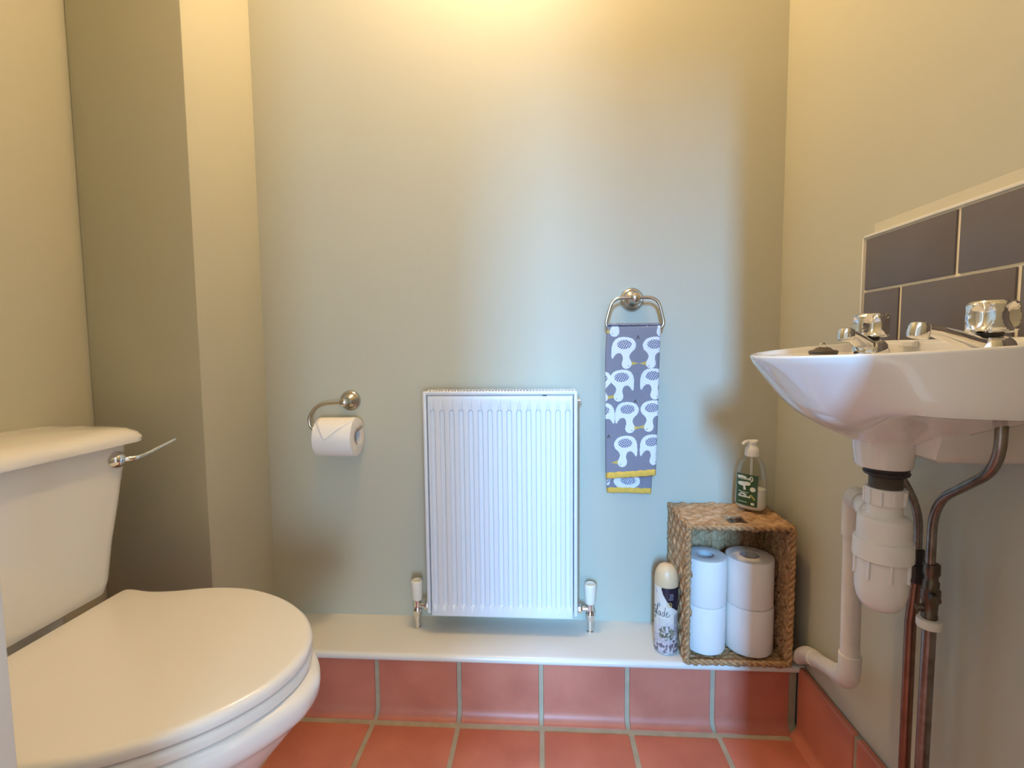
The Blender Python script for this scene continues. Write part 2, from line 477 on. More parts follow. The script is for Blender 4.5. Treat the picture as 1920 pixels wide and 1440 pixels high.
RR, CR = .0525, .0205
roll = thing('toilet_roll', 'white toilet roll with folded point hanging on the nickel holder', 'toilet roll', (-.5485, AY, .7005))
def roll_bm(c, axis, r, cr, h, seg=72):
    bm = NB()
    lathe(bm, [(cr, .0005), (cr, h-.0005), (cr+.001, h), (cr+.012, h-.0008), (r-.004, h), (r-.001, h-.001), (r, h-.004), (r, .004), (r-.001, .001), (r-.004, 0), (cr+.001, 0), (cr, .0005)], c, axis, seg)
    # the two end caps made by lathe close the hole: remove them
    big = [f for f in bm.faces if len(f.verts) > 4]
    bmesh.ops.delete(bm, geom=big, context='FACES')
    bmesh.ops.remove_doubles(bm, verts=bm.verts, dist=1e-5)
    return done(bm)
def core_bm(c, axis, cr, h):
    bm = NB()
    lathe(bm, [(cr-.0015, .001), (cr-.0015, h-.001), (cr-.0002, h-.0006), (cr-.0002, .0006), (cr-.0015, .001)], c, axis, 40)
    big = [f for f in bm.faces if len(f.verts) > 4]
    bmesh.ops.delete(bm, geom=big, context='FACES')
    bmesh.ops.remove_doubles(bm, verts=bm.verts, dist=1e-5)
    return done(bm)
obj('tissue', roll_bm((-.6005, AY, .7005), (1, 0, 0), RR, CR, .104), PAPER, roll)
obj('core', core_bm((-.6005, AY, .7005), (1, 0, 0), CR, .104), CARD, roll)
bm = NB()       # sheet folded to a point
n = 24; rows = []
th0, th1 = 1.75, .02
for i in range(n+1):
    th = th0+(th1-th0)*i/n
    t = max(0, (1.02-th)/(1.02-th1))
    xa, xb = -.5995+(.035)*t, -.4975-(.066)*t
    rr = RR+.0006+.0018*t
    row = []
    for k in range(9):
        x = xa+(xb-xa)*k/8
        row.append(bm.verts.new((x, AY-rr*math.cos(th), .7005+rr*math.sin(th))))
    rows.append(row)
for a, b in zip(rows[:-1], rows[1:]):
    for k in range(8): bm.faces.new((a[k], a[k+1], b[k+1], b[k]))
o = obj('folded_sheet', bm, PAPER, roll)
md = o.modifiers.new('thickness', 'SOLIDIFY'); md.thickness = .0012; md.offset = 1

# ------------------------------------------------------------------ towel ring + towel
TRX, TRZ = .240, 1.061
tr = thing('towel_ring', 'brushed nickel towel ring with round wall rose', 'towel ring', (TRX, YB, TRZ))
bm = NB(); rose(bm, TRX, TRZ, .031); obj('wall_rose', done(bm), STEEL, tr)
RYY = YB-.050
bm = NB()
def closed_fillet(P, r, n=6):
    P = [Vector(p) for p in P]; out = []
    for i in range(len(P)):
        a, b, c = P[i-1], P[i], P[(i+1) % len(P)]
        d1, d2 = a-b, c-b; l = min(r, d1.length*.45, d2.length*.45)
        p, q = b+d1.normalized()*l, b+d2.normalized()*l
        out += [p*(1-t)**2+b*2*t*(1-t)+q*t*t for t in [k/n for k in range(n+1)]]
    return out
tube(bm, closed_fillet([(TRX, RYY, 1.0615), (.183, RYY, 1.0615), (.161, RYY-.001, .981), (TRX, RYY-.002, .981), (.317, RYY-.001, .981), (.297, RYY, 1.0615)], .026, 8), .0043, 14, closed=True)
obj('ring', done(bm), STEEL, tr)

# bird pattern of the towel, as a function of the position on the cloth
BIRD = [(-65, 0), (-55, -38), (-42, -60), (-30, -95), (-38, -130), (-65, -165), (-98, -195), (-115, -235), (-118, -270), (-100, -310), (-70, -345), (-20, -366), (50, -375), (120, -368), (170, -340), (200, -295), (215, -235), (218, -150), (212, -90), (198, -72), (180, -100), (155, -135), (125, -152), (90, -148), (68, -125), (58, -95), (56, -62), (66, -30), (72, 5), (60, 42), (30, 66), (0, 70), (-35, 58), (-58, 30)]
BIRD = [(a/7.577, b/7.577) for a, b in BIRD]
def inpoly(x, y, P):
    c = False; j = len(P)-1
    for i in range(len(P)):
        if (P[i][1] > y) != (P[j][1] > y) and x < (P[j][0]-P[i][0])*(y-P[i][1])/(P[j][1]-P[i][1])+P[i][0]: c = not c
        j = i
    return c
GREY = lin(138, 136, 146); WHITE = lin(232, 232, 238); YEL = lin(206, 178, 96); DK = lin(84, 70, 72); WING = lin(98, 98, 120)
BIRDS = [(1176, 678, -1), (1219, 678.5, 1), (1161, 738, 1), (1229.5, 737, -1), (1184, 798, -1), (1218, 797, 1), (1169, 861, 1), (1231, 861, -1), (1151, 619, 1), (1237, 620, -1), (1133, 739, -1), (1126, 798, 1)]
TRI = [(1194.6, 629.6), (1192.6, 748), (1143, 811)]
def pattern(px, py, birds):
    col = GREY
    for hx, hy, s in birds:
        dx, dy = (px-hx)*s, py-hy
        if not (-24 < dx < 31 and -52 < dy < 12): continue
        if inpoly(dx, dy, BIRD):
            col = WHITE
            wx, wy = (dx-5.5)/13.2, (dy+35.5)/8.6
            if wx*wx+wy*wy < 1 and not (dx > 11 and dy > -33+(dx-11)*.2 and dx < 19 and (dx-11)+(dy+33) < 6 and False):
                l1 = (px+py*.55) % 4.2; l2 = (px*.8-py*1.1) % 4.4
                col = WING if (l1 > .95 and l2 > .85) else WHITE
            if math.hypot(dx+3, dy-4) < .9: col = DK
        elif -20.5 < dx < -8 and abs(dy+.5) < 3.2*(dx+21)/12.5+.2: col = YEL
    for tx, ty in TRI:
        dx, dy = px-tx, py-ty
        if abs(dx) < 3.2*(dy+4)/7 and -4 < dy < 3 and not (abs(dx) < 1 and dy > 0): col = DK
    return col
BACKB = [(1203, 876, -2), (1152, 880, -2)]
def pattern_back(px, py):
    col = GREY
    for cx_, cy_, rx, ry in ((1180, 897, 26, 15.5), (1139, 893, 9, 13)):
        q = ((px-cx_)/rx)**2+((py-cy_)/ry)**2
        if q < 1:
            col = WHITE
            if ((px-cx_-3)/15)**2+((py-cy_+1)/8)**2 < 1:
                l1 = (px+py*.55) % 4.2; l2 = (px*.8-py*1.1) % 4.4
                if l1 > 1.2 and l2 > 1: col = WING
    return col
def cloth(name, parent, left, right, ztop, zbl, zbr, yfun, pat, nu, nv, px0, pw, py0, ph, over=0):
    """hanging layer: left/right give x at v (0 top, 1 bottom)"""
    bm = NB(); lay = bm.verts.layers.float_color.new('pattern'); rows = []
    for j in range(nv+1):
        v = j/nv; row = []
        for i in range(nu+1):
            u = i/nu
            zb = zbl+(zbr-zbl)*u
            x = left(v)+(right(v)-left(v))*u
            z = ztop+(zb-ztop)*v
            y = yfun(u, v)
            vt = bm.verts.new((x, y, z)); c = pat(px0+pw*u, py0+ph*v); vt[lay] = c
            row.append(vt)
        rows.append(row)
    for a, b in zip(rows[:-1], rows[1:]):
        for k in range(nu): bm.faces.new((a[k], b[k], b[k+1], a[k+1]))
    o = obj(name, bm, TOWEL, parent, sharp=180)
    m = o.modifiers.new('thickness', 'SOLIDIFY'); m.thickness = .0075; m.offset = -1
    return o
tw = thing('hand_towel', 'grey hand towel with white upside-down birds and yellow hems hanging on the ring', 'towel', (.236, RYY, .985))
def fold_edge(u, w=.05, d=.006):   # rounded folded edges
    e = min(u, 1-u)
    return d*(1-math.sqrt(max(0, 1-(1-e/w)**2))) if e < w else 0
yfr = lambda u, v: RYY-.0125+.010*max(0, 1-v/.022)**2+.004*math.sin(u*4.2+1)*v - .004*v + fold_edge(u) + .0012*math.sin(v*9+u*5)
ybk = lambda u, v: RYY+.0115-.008*max(0, 1-v/.02)**2+.003*math.sin(u*5)*v + fold_edge(u)
lf = lambda v: .1675-.0035*min(1, v*5)+.004*max(0, v-.5)
rg = lambda v: .3035-.009*v
cloth('front_fold', tw, lf, rg, .9915, .6085, .6205, yfr, lambda a, b: pattern(a, b, BIRDS), 165, 460, 1137, 99, 607, 272)
cloth('back_fold', tw, lambda v: .171+.001*v, lambda v: .3-.010*v, .9905, .562, .562, ybk, lambda a, b: pattern_back(a, b) if b > 860 else pattern(a, b, BIRDS), 120, 300, 1140, 90, 607, 303)
def hem(u0x, u1x, zl, zr, y, h, t=.0045, yl=0):
    bm = NB(); rings = []
    n = 40
    for i in range(n+1):
        u = i/n; x = u0x+(u1x-u0x)*u; z = zl+(zr-zl)*u+.0006*math.sin(u*30); yy = y(u)+.0004*math.sin(u*44)
        r = []
        for k in range(16):
            a = 2*PI*k/16
            r.append(Vector((x, yy+(t*math.copysign(abs(math.cos(a))**.6, math.cos(a))), z-h/2+h/2*math.copysign(abs(math.sin(a))**.5, math.sin(a)))))
        rings.append(r)
    loft(bm, rings); return done(bm)
h1 = hem(lf(1)+.0015, rg(1)-.0005, .6105, .6225, lambda u: yfr(u, 1)+.0035, .018)
obj('hem', h1, HEM, tw)
h2 = hem(.1735, .2895, .564, .564, lambda u: ybk(u, 1)+.0035, .016)
obj('hem', h2, HEM, tw)
# bridge over the bar
bm = NB(); rows = []
for j in range(9):
    a = j/8*PI
    rows.append([Vector((lf(0)+.0005+(rg(0)-lf(0)-.001)*i/20, RYY-.002-math.cos(a)*.0075, .9905+math.sin(a)*.0042+.0008*math.sin(i*1.7))) for i in range(21)])
lay = bm.verts.layers.float_color.new('pattern')
RV = [[bm.verts.new(p) for p in r] for r in rows]
for r in RV:
    for v in r: v[lay] = GREY
for a, b in zip(RV[:-1], RV[1:]):
    for k in range(20): bm.faces.new((a[k], a[k+1], b[k+1], b[k]))
o = obj('top_fold', bm, TOWEL, tw, sharp=180)
m = o.modifiers.new('thickness', 'SOLIDIFY'); m.thickness = .003; m.offset = 0

# ------------------------------------------------------------------ wicker basket
BX0, BX1, BY0, BY1, BZ0, BZ1 = .341, .5895, 1.124, 1.292, .172, .514
bk = thing('wicker_basket', 'woven brown wicker basket lying on its side on the ledge', 'basket', ((BX0+BX1)/2, (BY0+BY1)/2, BZ0))
def weave(name, O, U, V, N, lu, lv, hole=None, pitch=.0165, wl=.046, seed=0, thick=.008, inner=False, amp=1.0):
    rnd = random.Random(seed)
    ph = [rnd.random()*.35 for _ in range(60)]; tone = [rnd.random() for _ in range(60)]
    st = .0019
    nu, nv = int(lu/st), int(lv/st)
    bm = NB(); lay = bm.verts.layers.float_color.new('strand')
    O, U, V, N = Vector(O), Vector(U), Vector(V), Vector(N)
    c1, c2, c3 = Vector(lin(208, 174, 134)), Vector(lin(172, 130, 88)), Vector(lin(120, 84, 54))
    P = []
    for j in range(nv+1):
        row = []
        v = lv*j/nv
        wob = .0016*math.sin(v*60+seed)
        for i in range(nu+1):
            u = lu*i/nu
            vv = v+.0022*math.sin(u*70+seed*2)+.0012*math.sin(u*190+v*40)
            k = int(vv/pitch); fv = (vv/pitch-k)*2-1
            ac = math.sqrt(max(0, 1-fv*fv))
            uu = u+fv*.006*(1 if k % 2 else -1)
            a = uu/wl+.5*(k % 2)+ph[k]*.5
            s = .5+.5*math.cos(2*PI*a)
            h = .0085*ac*(.12+.88*s**.7)
            kk = int(a+.5)
            fu = ((a+.5) % 1)-.5
            q = abs(abs(fu)-.5)/.22
            h2 = .0052*math.sqrt(max(0, 1-q*q)) if q < 1 else 0
            cross = h2 > h
            t = tone[(k*7+kk*3) % 60] if not cross else tone[(kk*11+5) % 60]*.6
            d = max(h, h2)*amp
            d += .0007*noise.noise(Vector((u*220, v*220, seed)))
            e = min(u, lu-u, v, lv-v)
            p = O+U*u+V*v+N*(d*1.15-.0072)
            vt = bm.verts.new(p)
            nz = .5+.5*noise.noise(Vector((u*45, v*160, seed+3)))
            c = c1.lerp(c2, min(1, t*.75+nz*.35)).lerp(c3, max(0, nz-.62)*1.6)
            vt[lay] = (c[0], c[1], c[2], 1)
            row.append(vt)
        P.append(row)
    for j in range(nv):
        for i in range(nu):
            u, v = lu*(i+.5)/nu, lv*(j+.5)/nv
            if hole and abs(u-hole[0]) < hole[2] and abs(v-hole[1]) < hole[3]: continue
            bm.faces.new((P[j][i], P[j][i+1], P[j+1][i+1], P[j+1][i]))
    loose = [v for v in bm.verts if not v.link_faces]
    bmesh.ops.delete(bm, geom=loose, context='VERTS')
    o = obj(name, bm, WICKER, bk, sharp=180)
    m = o.modifiers.new('thickness', 'SOLIDIFY'); m.thickness = thick; m.offset = -1 if U.cross(V).dot(N) > 0 else 1
    return o
W, D, Hh = BX1-BX0, BY1-BY0, BZ1-BZ0
weave('side_panel', (BX0, BY0, BZ0), (0, 0, 1), (0, 1, 0), (-1, 0, 0), Hh, D, seed=1, wl=.044, pitch=.0165)
weave('side_panel', (BX1, BY0, BZ0), (0, 0, 1), (0, 1, 0), (1, 0, 0), Hh, D, seed=2, wl=.044, pitch=.0165)
weave('top_panel', (BX0, BY0, BZ1), (1, 0, 0), (0, 1, 0), (0, 0, 1), W, D, hole=(.131, .049, .026, .029), seed=3, wl=.052)
weave('bottom_panel', (BX0, BY0, BZ0+.008), (1, 0, 0), (0, 1, 0), (0, 0, 1), W, D, seed=4, thick=.006, amp=.6)
weave('back_panel', (BX0, BY1-.008, BZ0), (0, 0, 1), (1, 0, 0), (0, -1, 0), Hh, W, seed=5, pitch=.017, thick=.006)
# plaited rim round the opening
bm = NB(); lay = bm.verts.layers.float_color.new('strand')
def rope(a, b, off, r, hr, turns):
    a, b = Vector(a), Vector(b); d = b-a; t = d.normalized()
    n1 = Vector((0, 1, 0)); n2 = t.cross(n1)
    m = int(turns*14)
    return [a+d*(k/m)+(n1*math.cos(2*PI*turns*k/m+off)+n2*math.sin(2*PI*turns*k/m+off))*hr for k in range(m+1)]
i_ = .0045
C4 = [(BX0+i_, BY0-.001, BZ0+i_+.001), (BX0+i_, BY0-.001, BZ1-i_), (BX1-i_, BY0-.001, BZ1-i_), (BX1-i_, BY0-.001, BZ0+i_+.001)]
rr = random.Random(5)
for i in range(4):
    a, b = Vector(C4[i]), Vector(C4[(i+1) % 4]); L_ = (b-a).length
    for o_ in (0, PI):
        nb = len(bm.verts)
        tube(bm, rope(a, b, o_, .004, .0032, L_/.032), [.0040+.0006*math.sin(k*1.3) for k in range(int(L_/.032*14)+1)], 8)
bm.verts.ensure_lookup_table()
for v in bm.verts:
    q = .5+.5*noise.noise(v.co*90)
    c = Vector(lin(206, 168, 122)).lerp(Vector(lin(160, 116, 74)), q)
    v[lay] = (c[0], c[1], c[2], 1)
obj('rim', done(bm), WICKER, bk, sharp=180)
# twine round the hand hole
bm = NB(); lay = bm.verts.layers.float_color.new('strand')
hx, hy = BX0+.131, BY0+.049
tube(bm, closed_fillet([(hx-.026, hy-.029, BZ1-.004), (hx+.026, hy-.029, BZ1-.004), (hx+.026, hy+.029, BZ1-.004), (hx-.026, hy+.029, BZ1-.004)], .008), .0032, 10, closed=True)
for v in bm.verts: v[lay] = lin(186, 144, 98)
obj('hand_hole_rim', done(bm), WICKER, bk)

# spare rolls: one built, the others copied
def make_roll(loc):
    t = thing('toilet_roll', '', 'toilet roll', loc, 'spare toilet rolls in the basket')
    x, y, z = loc
    obj('tissue', roll_bm((x, y, z), (0, 0, 1), .050, .0205, .1165), PAPER, t)
    obj('core', core_bm((x, y, z), (0, 0, 1), .0205, .1165), CARD, t)
    return t
FL = BZ0+.0125
proto = make_roll((.4055, 1.186, FL))
proto['label'] = 'narrow white toilet roll at lower left inside the wicker basket'
for (x, y, z, s, zs, rot, lab) in ((.4065, 1.187, FL+.1168, 1.0, 1.0, .7, 'narrow white toilet roll stacked at upper left inside the wicker basket'),
                                  (.5155, 1.1885, FL-.001, 1.125, 1.0, .3, 'plump white toilet roll at lower right inside the wicker basket'),
                                  (.5145, 1.1885, FL+.1158, 1.115, 1.0, 2.1, 'plump white toilet roll stacked at upper right inside the wicker basket')):
    c = proto.copy(); COL.objects.link(c); c.location = (x, y, z); c.scale = (s, s, zs); c.rotation_euler = (0, 0, rot); c['label'] = lab
    for ch in list(proto.children):
        d = ch.copy(); COL.objects.link(d); d.parent = c

# ------------------------------------------------------------------ soap dispenser
SB = Vector((.536, 1.240, BZ1+.0045))
sd = thing('soap_dispenser', 'clear pump soap bottle with green label standing on the wicker basket', 'soap dispenser', SB)
SROT = R(-50)
q = Matrix.Rotation(SROT, 3, 'Z')
def ell(a, b, z, n=56, p=2.6, dx=0, dy=0):
    out = []
    for k in range(n):
        t = 2*PI*k/n; c, s = math.cos(t), math.sin(t)
        out.append(SB+q @ Vector((dx+a*math.copysign(abs(c)**(2/p), c), dy+b*math.copysign(abs(s)**(2/p), s), z)))
    return out
prof = [(.0285, .0185, 0), (.0325, .0215, .0012), (.0362, .0242, .006), (.0372, .0250, .014), (.0368, .0248, .04), (.0355, .0240, .07), (.0335, .0228, .095), (.0300, .0205, .112), (.0255, .0185, .122), (.0195, .0165, .129), (.0155, .0150, .133), (.0148, .0148, .137)]
bm = NB(); loft(bm, [ell(a, b, z) for a, b, z in prof]); obj('bottle', done(bm), CLEAR, sd)
bm = NB(); loft(bm, [ell(a-.0012, b-.0012, z+.001) for a, b, z in prof[:4]]+[ell(.0356, .0236, .040), ell(.0354, .0234, .054)]); obj('liquid_soap', done(bm), SOAP, sd)
def label_pt(s, z, lift=.0006):
    # front face (local -y) of the bottle wall
    a = b = None
    for (a0, b0, z0), (a1, b1, z1) in zip(prof[:-1], prof[1:]):
        if z0 <= z <= z1:
            t = (z-z0)/(z1-z0); a = a0+(a1-a0)*t; b = b0+(b1-b0)*t
    cc = max(-.999, min(.999, s/a))
    yv = b*(1-abs(cc)**2.6)**(1/2.6)
    return SB+q @ Vector((s, -yv-lift, z))
def label_patch(bm, poly_s, poly_z, lift=.0006, nu=10, nv=12, mi=0, corner=0):
    g_ = [[bm.verts.new(label_pt(poly_s[0]+(poly_s[1]-poly_s[0])*i/nu, poly_z[0]+(poly_z[1]-poly_z[0])*j/nv, lift)) for i in range(nu+1)] for j in range(nv+1)]
    for a, b in zip(g_[:-1], g_[1:]):
        for k in range(nu): bm.faces.new((a[k], a[k+1], b[k+1], b[k])).material_index = mi
bm = NB(); label_patch(bm, (-.028, .027), (.012, .092)); lb = obj('label', done(bm), LABELG, sd)
bm = NB()
def blob(cs, cz, rs, rz, mi=0, n=20, lift=.0011):
    c = bm.verts.new(label_pt(cs, cz, lift)); ring = [bm.verts.new(label_pt(cs+rs*math.cos(2*PI*k/n), cz+rz*math.sin(2*PI*k/n), lift)) for k in range(n)]
    for k in range(n): bm.faces.new((c, ring[k], ring[(k+1) % n])).material_index = mi
def stroke(P, w, mi=0, lift=.0012):
    P = catmull([tuple(p) for p in P], 5)
    prev = None
    for i in range(len(P)):
        a = P[max(i-1, 0)]; b = P[min(i+1, len(P)-1)]
        d = Vector((b[0]-a[0], b[1]-a[1])); d = d.normalized() if d.length else Vector((1, 0)); n_ = Vector((-d.y, d.x))*w/2
        cur = (bm.verts.new(label_pt(P[i][0]+n_.x, P[i][1]+n_.y, lift)), bm.verts.new(label_pt(P[i][0]-n_.x, P[i][1]-n_.y, lift)))
        if prev: bm.faces.new((prev[0], prev[1], cur[1], cur[0])).material_index = mi
        prev = cur
# pale band with lettering, leaf, round seal and the lower line of print
stroke([(-.024, .083), (-.012, .085), (0, .083)], .006, 0)
for k in range(5): stroke([(-.020+k*.007, .078), (-.018+k*.007, .083), (-.016+k*.007, .078)], .0018, 0)
stroke([(.006, .080), (.012, .088), (.016, .080), (.010, .074)], .0022, 0)
blob(-.010, .067, .013, .0055); blob(.002, .069, .009, .005); stroke([(-.006, .067), (-.004, .058), (-.003, .052)], .006, 0); stroke([(-.018, .066), (-.008, .071), (.004, .066)], .004, 0)
blob(.0165, .056, .0065, .006)
stroke([(-.020, .0475), (-.008, .046), (.006, .046)], .0016, 0)
for k in range(7): stroke([(-.019+k*.0045, .033), (-.0175+k*.0045, .039-(k % 3)*.0014), (-.016+k*.0045, .033)], .0022, 0)
stroke([(-.016, .041), (-.006, .042), (.002, .039)], .003, 0)
stroke([(.012, .042), (.018, .035), (.022, .030)], .004, 1)
stroke([(-.02, .021), (-.008, .021), (.004, .021)], .0012, 0)
stroke([(.013, .019), (.021, .019)], .006, 0)
obj('print', done(bm), [LABELW, LABELY], lb)
bm = NB()
lathe(bm, [(.0155, .136), (.0168, .1375), (.0165, .150), (.0150, .157), (.0120, .161), (.0105, .163), (.0105, .170), (.0115, .1705), (.0115, .1725), (.0105, .1755), (0, .176)], SB, seg=36)
pm = obj('pump', done(bm), PLAST, sd)
bm = NB()
dirn = q @ Vector((-.55, -.83, 0)); dirn.normalize()
dirn = Vector((-.97, -.24, 0))
pts = [SB+dirn*(-.014)+Vector((0, 0, .1735)), SB+Vector((0, 0, .1745)), SB+dirn*.014+Vector((0, 0, .1745)), SB+dirn*.022+Vector((0, 0, .1725)), SB+dirn*.0265+Vector((0, 0, .1665))]
tube(bm, fillet(pts, .008), .0042, 12)
obj('nozzle', done(bm), PLAST, pm)
bm = NB(); tube(bm, [SB+Vector((0, 0, .012)), SB+Vector((0, 0, .137))], .0032, 10); obj('dip_tube', bm, PLAST, pm)

# ------------------------------------------------------------------ air freshener
AC = Vector((.3095, 1.178, .172)); AR = .0285
af = thing('air_freshener', 'cream and grey air freshener spray can standing beside the wicker basket', 'air freshener', AC)
view = math.atan2(-AC.y, -AC.x)      # angle facing the room
def can_pt(ang, z, r=AR): return AC+Vector((r*math.cos(view+ang), r*math.sin(view+ang), z))
bm = NB(); lay = bm.verts.layers.float_color.new('print')
cz = [(.024, 0), (.0275, .0008), (.0280, .003), (.0270, .005)] + [(AR, .007)] + [(AR, .007+.165*k/120) for k in range(1, 121)] + [(.0283, .175), (.0270, .178)]
NA = 150
def can_col(ang, z, r):
    nz = noise.noise(Vector((ang*3, z*60, 1))); nz2 = noise.noise(Vector((ang*6, z*150, 5)))
    c = lin(222, 212, 196)
    if z < .006 or z > .1735: return lin(170, 164, 158)
    # pale mauve lower third with blotches
    if z < .078+.004*math.sin(ang*3): c = lin(208, 196, 192)
    if z < .052:
        c = lin(186, 172, 172) if nz2 > -.05 else lin(204, 190, 188)
    if z < .030 and nz+nz2 > .05: c = lin(122, 104, 108)
    if z < .042 and ang > .55 and nz2 > .05: c = lin(104, 96, 100)
    # sprig of grey green leaves
    d = math.hypot((ang-.05-.25*nz2)*.85, (z-.058)*34)
    if d < .62 and nz2+.45*nz > -.12: c = lin(98, 94, 78) if nz2 > .12 else lin(142, 136, 112)
    if ang > .72 and z > .05 and z < .105: c = lin(150, 140, 138) if nz2 > 0 else lin(182, 170, 164)
    # navy flash at the top right
    e = -.42+1.15*max(0, (.172-z)/.056)**1.6
    if z > .112 and ang > e and z > .112+.02*max(0, (1.1-ang)): c = lin(36, 31, 44)
    return c
prev = None
rows = []
for r, z in cz:
    row = []
    for k in range(NA):
        ang = 2*PI*k/NA-PI
        v = bm.verts.new(can_pt(ang, z, r)); v[lay] = can_col(ang, z, r); row.append(v)
    rows.append(row)
for a, b in zip(rows[:-1], rows[1:]):
    for k in range(NA): bm.faces.new((a[k], a[(k+1) % NA], b[(k+1) % NA], b[k]))
bm.faces.new(rows[0][::-1]); bm.faces.new(rows[-1])
can = obj('can', done(bm), CANM, af)
bm = NB(); lathe(bm, [(.0285, .172), (.0289, .174), (.0288, .186), (.0275, .198), (.0245, .208), (.0195, .2165), (.0125, .2215), (.005, .2235), (0, .224)], AC, seg=48)
obj('cap', done(bm), CANCAP, af)
bm = NB()
def can_stroke(P, w=.0011, mi=0, sub=5):
    P = catmull(P, sub)
    tube(bm, [can_pt(a, z, AR+.0002) for a, z in P], w/2, 6, mi=mi)
# the flowing word on the front, letter by letter: G l a d e
s0 = -1.32
def L(pts, dx): can_stroke([(s0+dx+a*.0335*10, .1005+z) for a, z in pts])
def letters():
    u = .095
    def S(P): can_stroke([(s0+x, .100+z) for x, z in P], .00125)
    S([(.36, .017), (.20, .021), (.06, .014), (.04, .004), (.16, .0), (.30, .004), (.33, .010), (.20, .010), (.33, .010), (.34, -.004), (.22, -.012), (.08, -.008)])   # G
    S([(.40, .002), (.52, .012), (.60, .024), (.54, .026), (.48, .012), (.50, .001), (.58, .001)])      # l
    S([(.86, .009), (.76, .011), (.66, .006), (.70, 0), (.80, .002), (.87, .010), (.86, .002), (.93, .000)])   # a
    S([(1.20, .009), (1.10, .011), (1.00, .006), (1.04, 0), (1.14, .002), (1.22, .012), (1.27, .024), (1.21, .006), (1.26, 0)])   # d
    S([(1.34, .005), (1.46, .008), (1.46, .012), (1.38, .011), (1.34, .004), (1.42, -.0005), (1.56, .002), (1.68, .006)])   # e
letters()
obj('lettering', done(bm), INK, can)
bm = NB()
for a, z in ((-.62, .131), (-.52, .128), (-.58, .124)):
    can_stroke([(a-.03, z-.0015), (a+.02, z+.0015)], .0022, 0)
obj('blue_mark', done(bm), INKB, can)
bm = NB()
can_stroke([(-.65, .0925), (-.3, .090), (.1, .0925)], .0008)
for k in range(3): can_stroke([(-.75+.05*k, .086-.005*k), (-.2, .085-.005*k), (.30-.08*k, .086-.005*k)], .0009)
obj('small_print', done(bm), INKG, can)
bm = NB()
can_stroke([(.30+.19*math.cos(2*PI*k/14), .1305+.0052*math.sin(2*PI*k/14)) for k in range(15)], .0016)
can_stroke([(.30, .1285), (.30, .1325)], .0022)
obj('gold_ring', done(bm), GOLD, can)
bm = NB()
for k, (a0, a1) in enumerate(((.28, .62), (.30, .66), (.26, .60), (.18, .62))): can_stroke([(a0, .157-.0042*k), ((a0+a1)/2, .157-.0042*k), (a1, .157-.0042*k)], .0016)
obj('badge_print', done(bm), INKG, can)
bm = NB(); can_stroke([(-1.02, .163), (-.9, .159), (-.82, .156)], .0016); obj('cap_print', done(bm), INKG, can)

# ------------------------------------------------------------------ wash basin
BCX, BCY = .517, .70
bs = thing('wash_basin', 'small white wall hung wash basin on the right wall', 'wash basin', (XR, BCY, .76))
NBn = 96
def rimz(x): return .9185+.0756*(x-.30)
def outline(sc_=1.0, a=.203, b=.205):
    """D plan: half round nose, straight sides back to the wall; angles sampled evenly about the waste"""
    pts = []
    cx, cy = .484, .70
    for k in range(NBn):
        t = 2*PI*(k+.5)/NBn
        d = Vector((math.cos(t), math.sin(t)))
        # ray march for the boundary
        lo, hi = 0, .5
        for _ in range(30):
            mid = (lo+hi)/2; p = Vector((cx, cy))+d*mid
            if p.x <= BCX: ins = ((p.x-BCX)/a)**2+((p.y-BCY)/b)**2 < 1
            else: ins = abs(p.y-BCY) < b and p.x < XR-.0122
            if ins: lo = mid
            else: hi = mid
        pts.append(Vector((cx, cy))+d*lo)
    return pts
OUT = outline()
WC = Vector((.484, .70))
def mixring(f, zf):
    return [Vector((WC.x+(p.x-WC.x)*f(p), WC.y+(p.y-WC.y)*f(p), zf(p))) for p in OUT]
def back(p):   # 0 at the nose, 1 towards the wall
    t = max(0, min(1, (p.x-.345)/.075)); return t*t*(3-2*t)
nose = [(1, 0), (.980, .008), (.935, .0195), (.88, .033), (.815, .048), (.74, .064), (.65, .079), (.55, .091), (.45, .100), (.36, .107), (.29, .113), (.245, .118)]
side = [(1, 0), (.998, .014), (.996, .030), (.994, .046), (.991, .060), (.975, .0685), (.90, .0695), (.78, .072), (.62, .081), (.46, .096), (.34, .109), (.245, .118)]
rings = []
# underside up: neck bottom, neck, then the bowl
def circ(r, z): return [Vector((WC.x+r*math.cos(2*PI*(k+.5)/NBn), WC.y+r*math.sin(2*PI*(k+.5)/NBn), z)) for k in range(NBn)]
rings += [circ(.026, .762), circ(.0325, .762), circ(.0342, .765), circ(.0355, .778), circ(.0380, .798)]
zn = .790
for (fn, dn), (fs, ds) in list(zip(nose, side))[::-1]:
    ring = []
    for p in OUT:
        w = back(p)
        dist = (p-WC).length
        f = fn*(1-w)+fs*w; d = dn*(1-w)+ds*w
        rad_ = max(dist*f, .0382)
        dr = (p-WC)/dist
        gg = w*min(1, d/.06)
        z = rimz(p.x)*(1-gg)+.9285*gg-.004-d
        z = max(z, .800) if d > .105 else z
        ring.append(Vector((WC.x+dr.x*rad_, WC.y+dr.y*rad_, z)))
    rings.append(ring)
def inset(dd, dz, flat=None):
    ring = []
    for p in OUT:
        dist = (p-WC).length; dr = (p-WC)/dist
        r_ = dist-dd
        z = rimz(p.x)+dz
        if flat is not None: z = min(z, flat)
        ring.append(Vector((WC.x+dr.x*r_, WC.y+dr.y*r_, z)))
    return ring
rings += [inset(.0004, -.0016), inset(.0018, -.0003), inset(.004, 0), inset(.0075, -.001)]
rings += [inset(.012, -.005, .9215), inset(.017, -.007, .9195)]
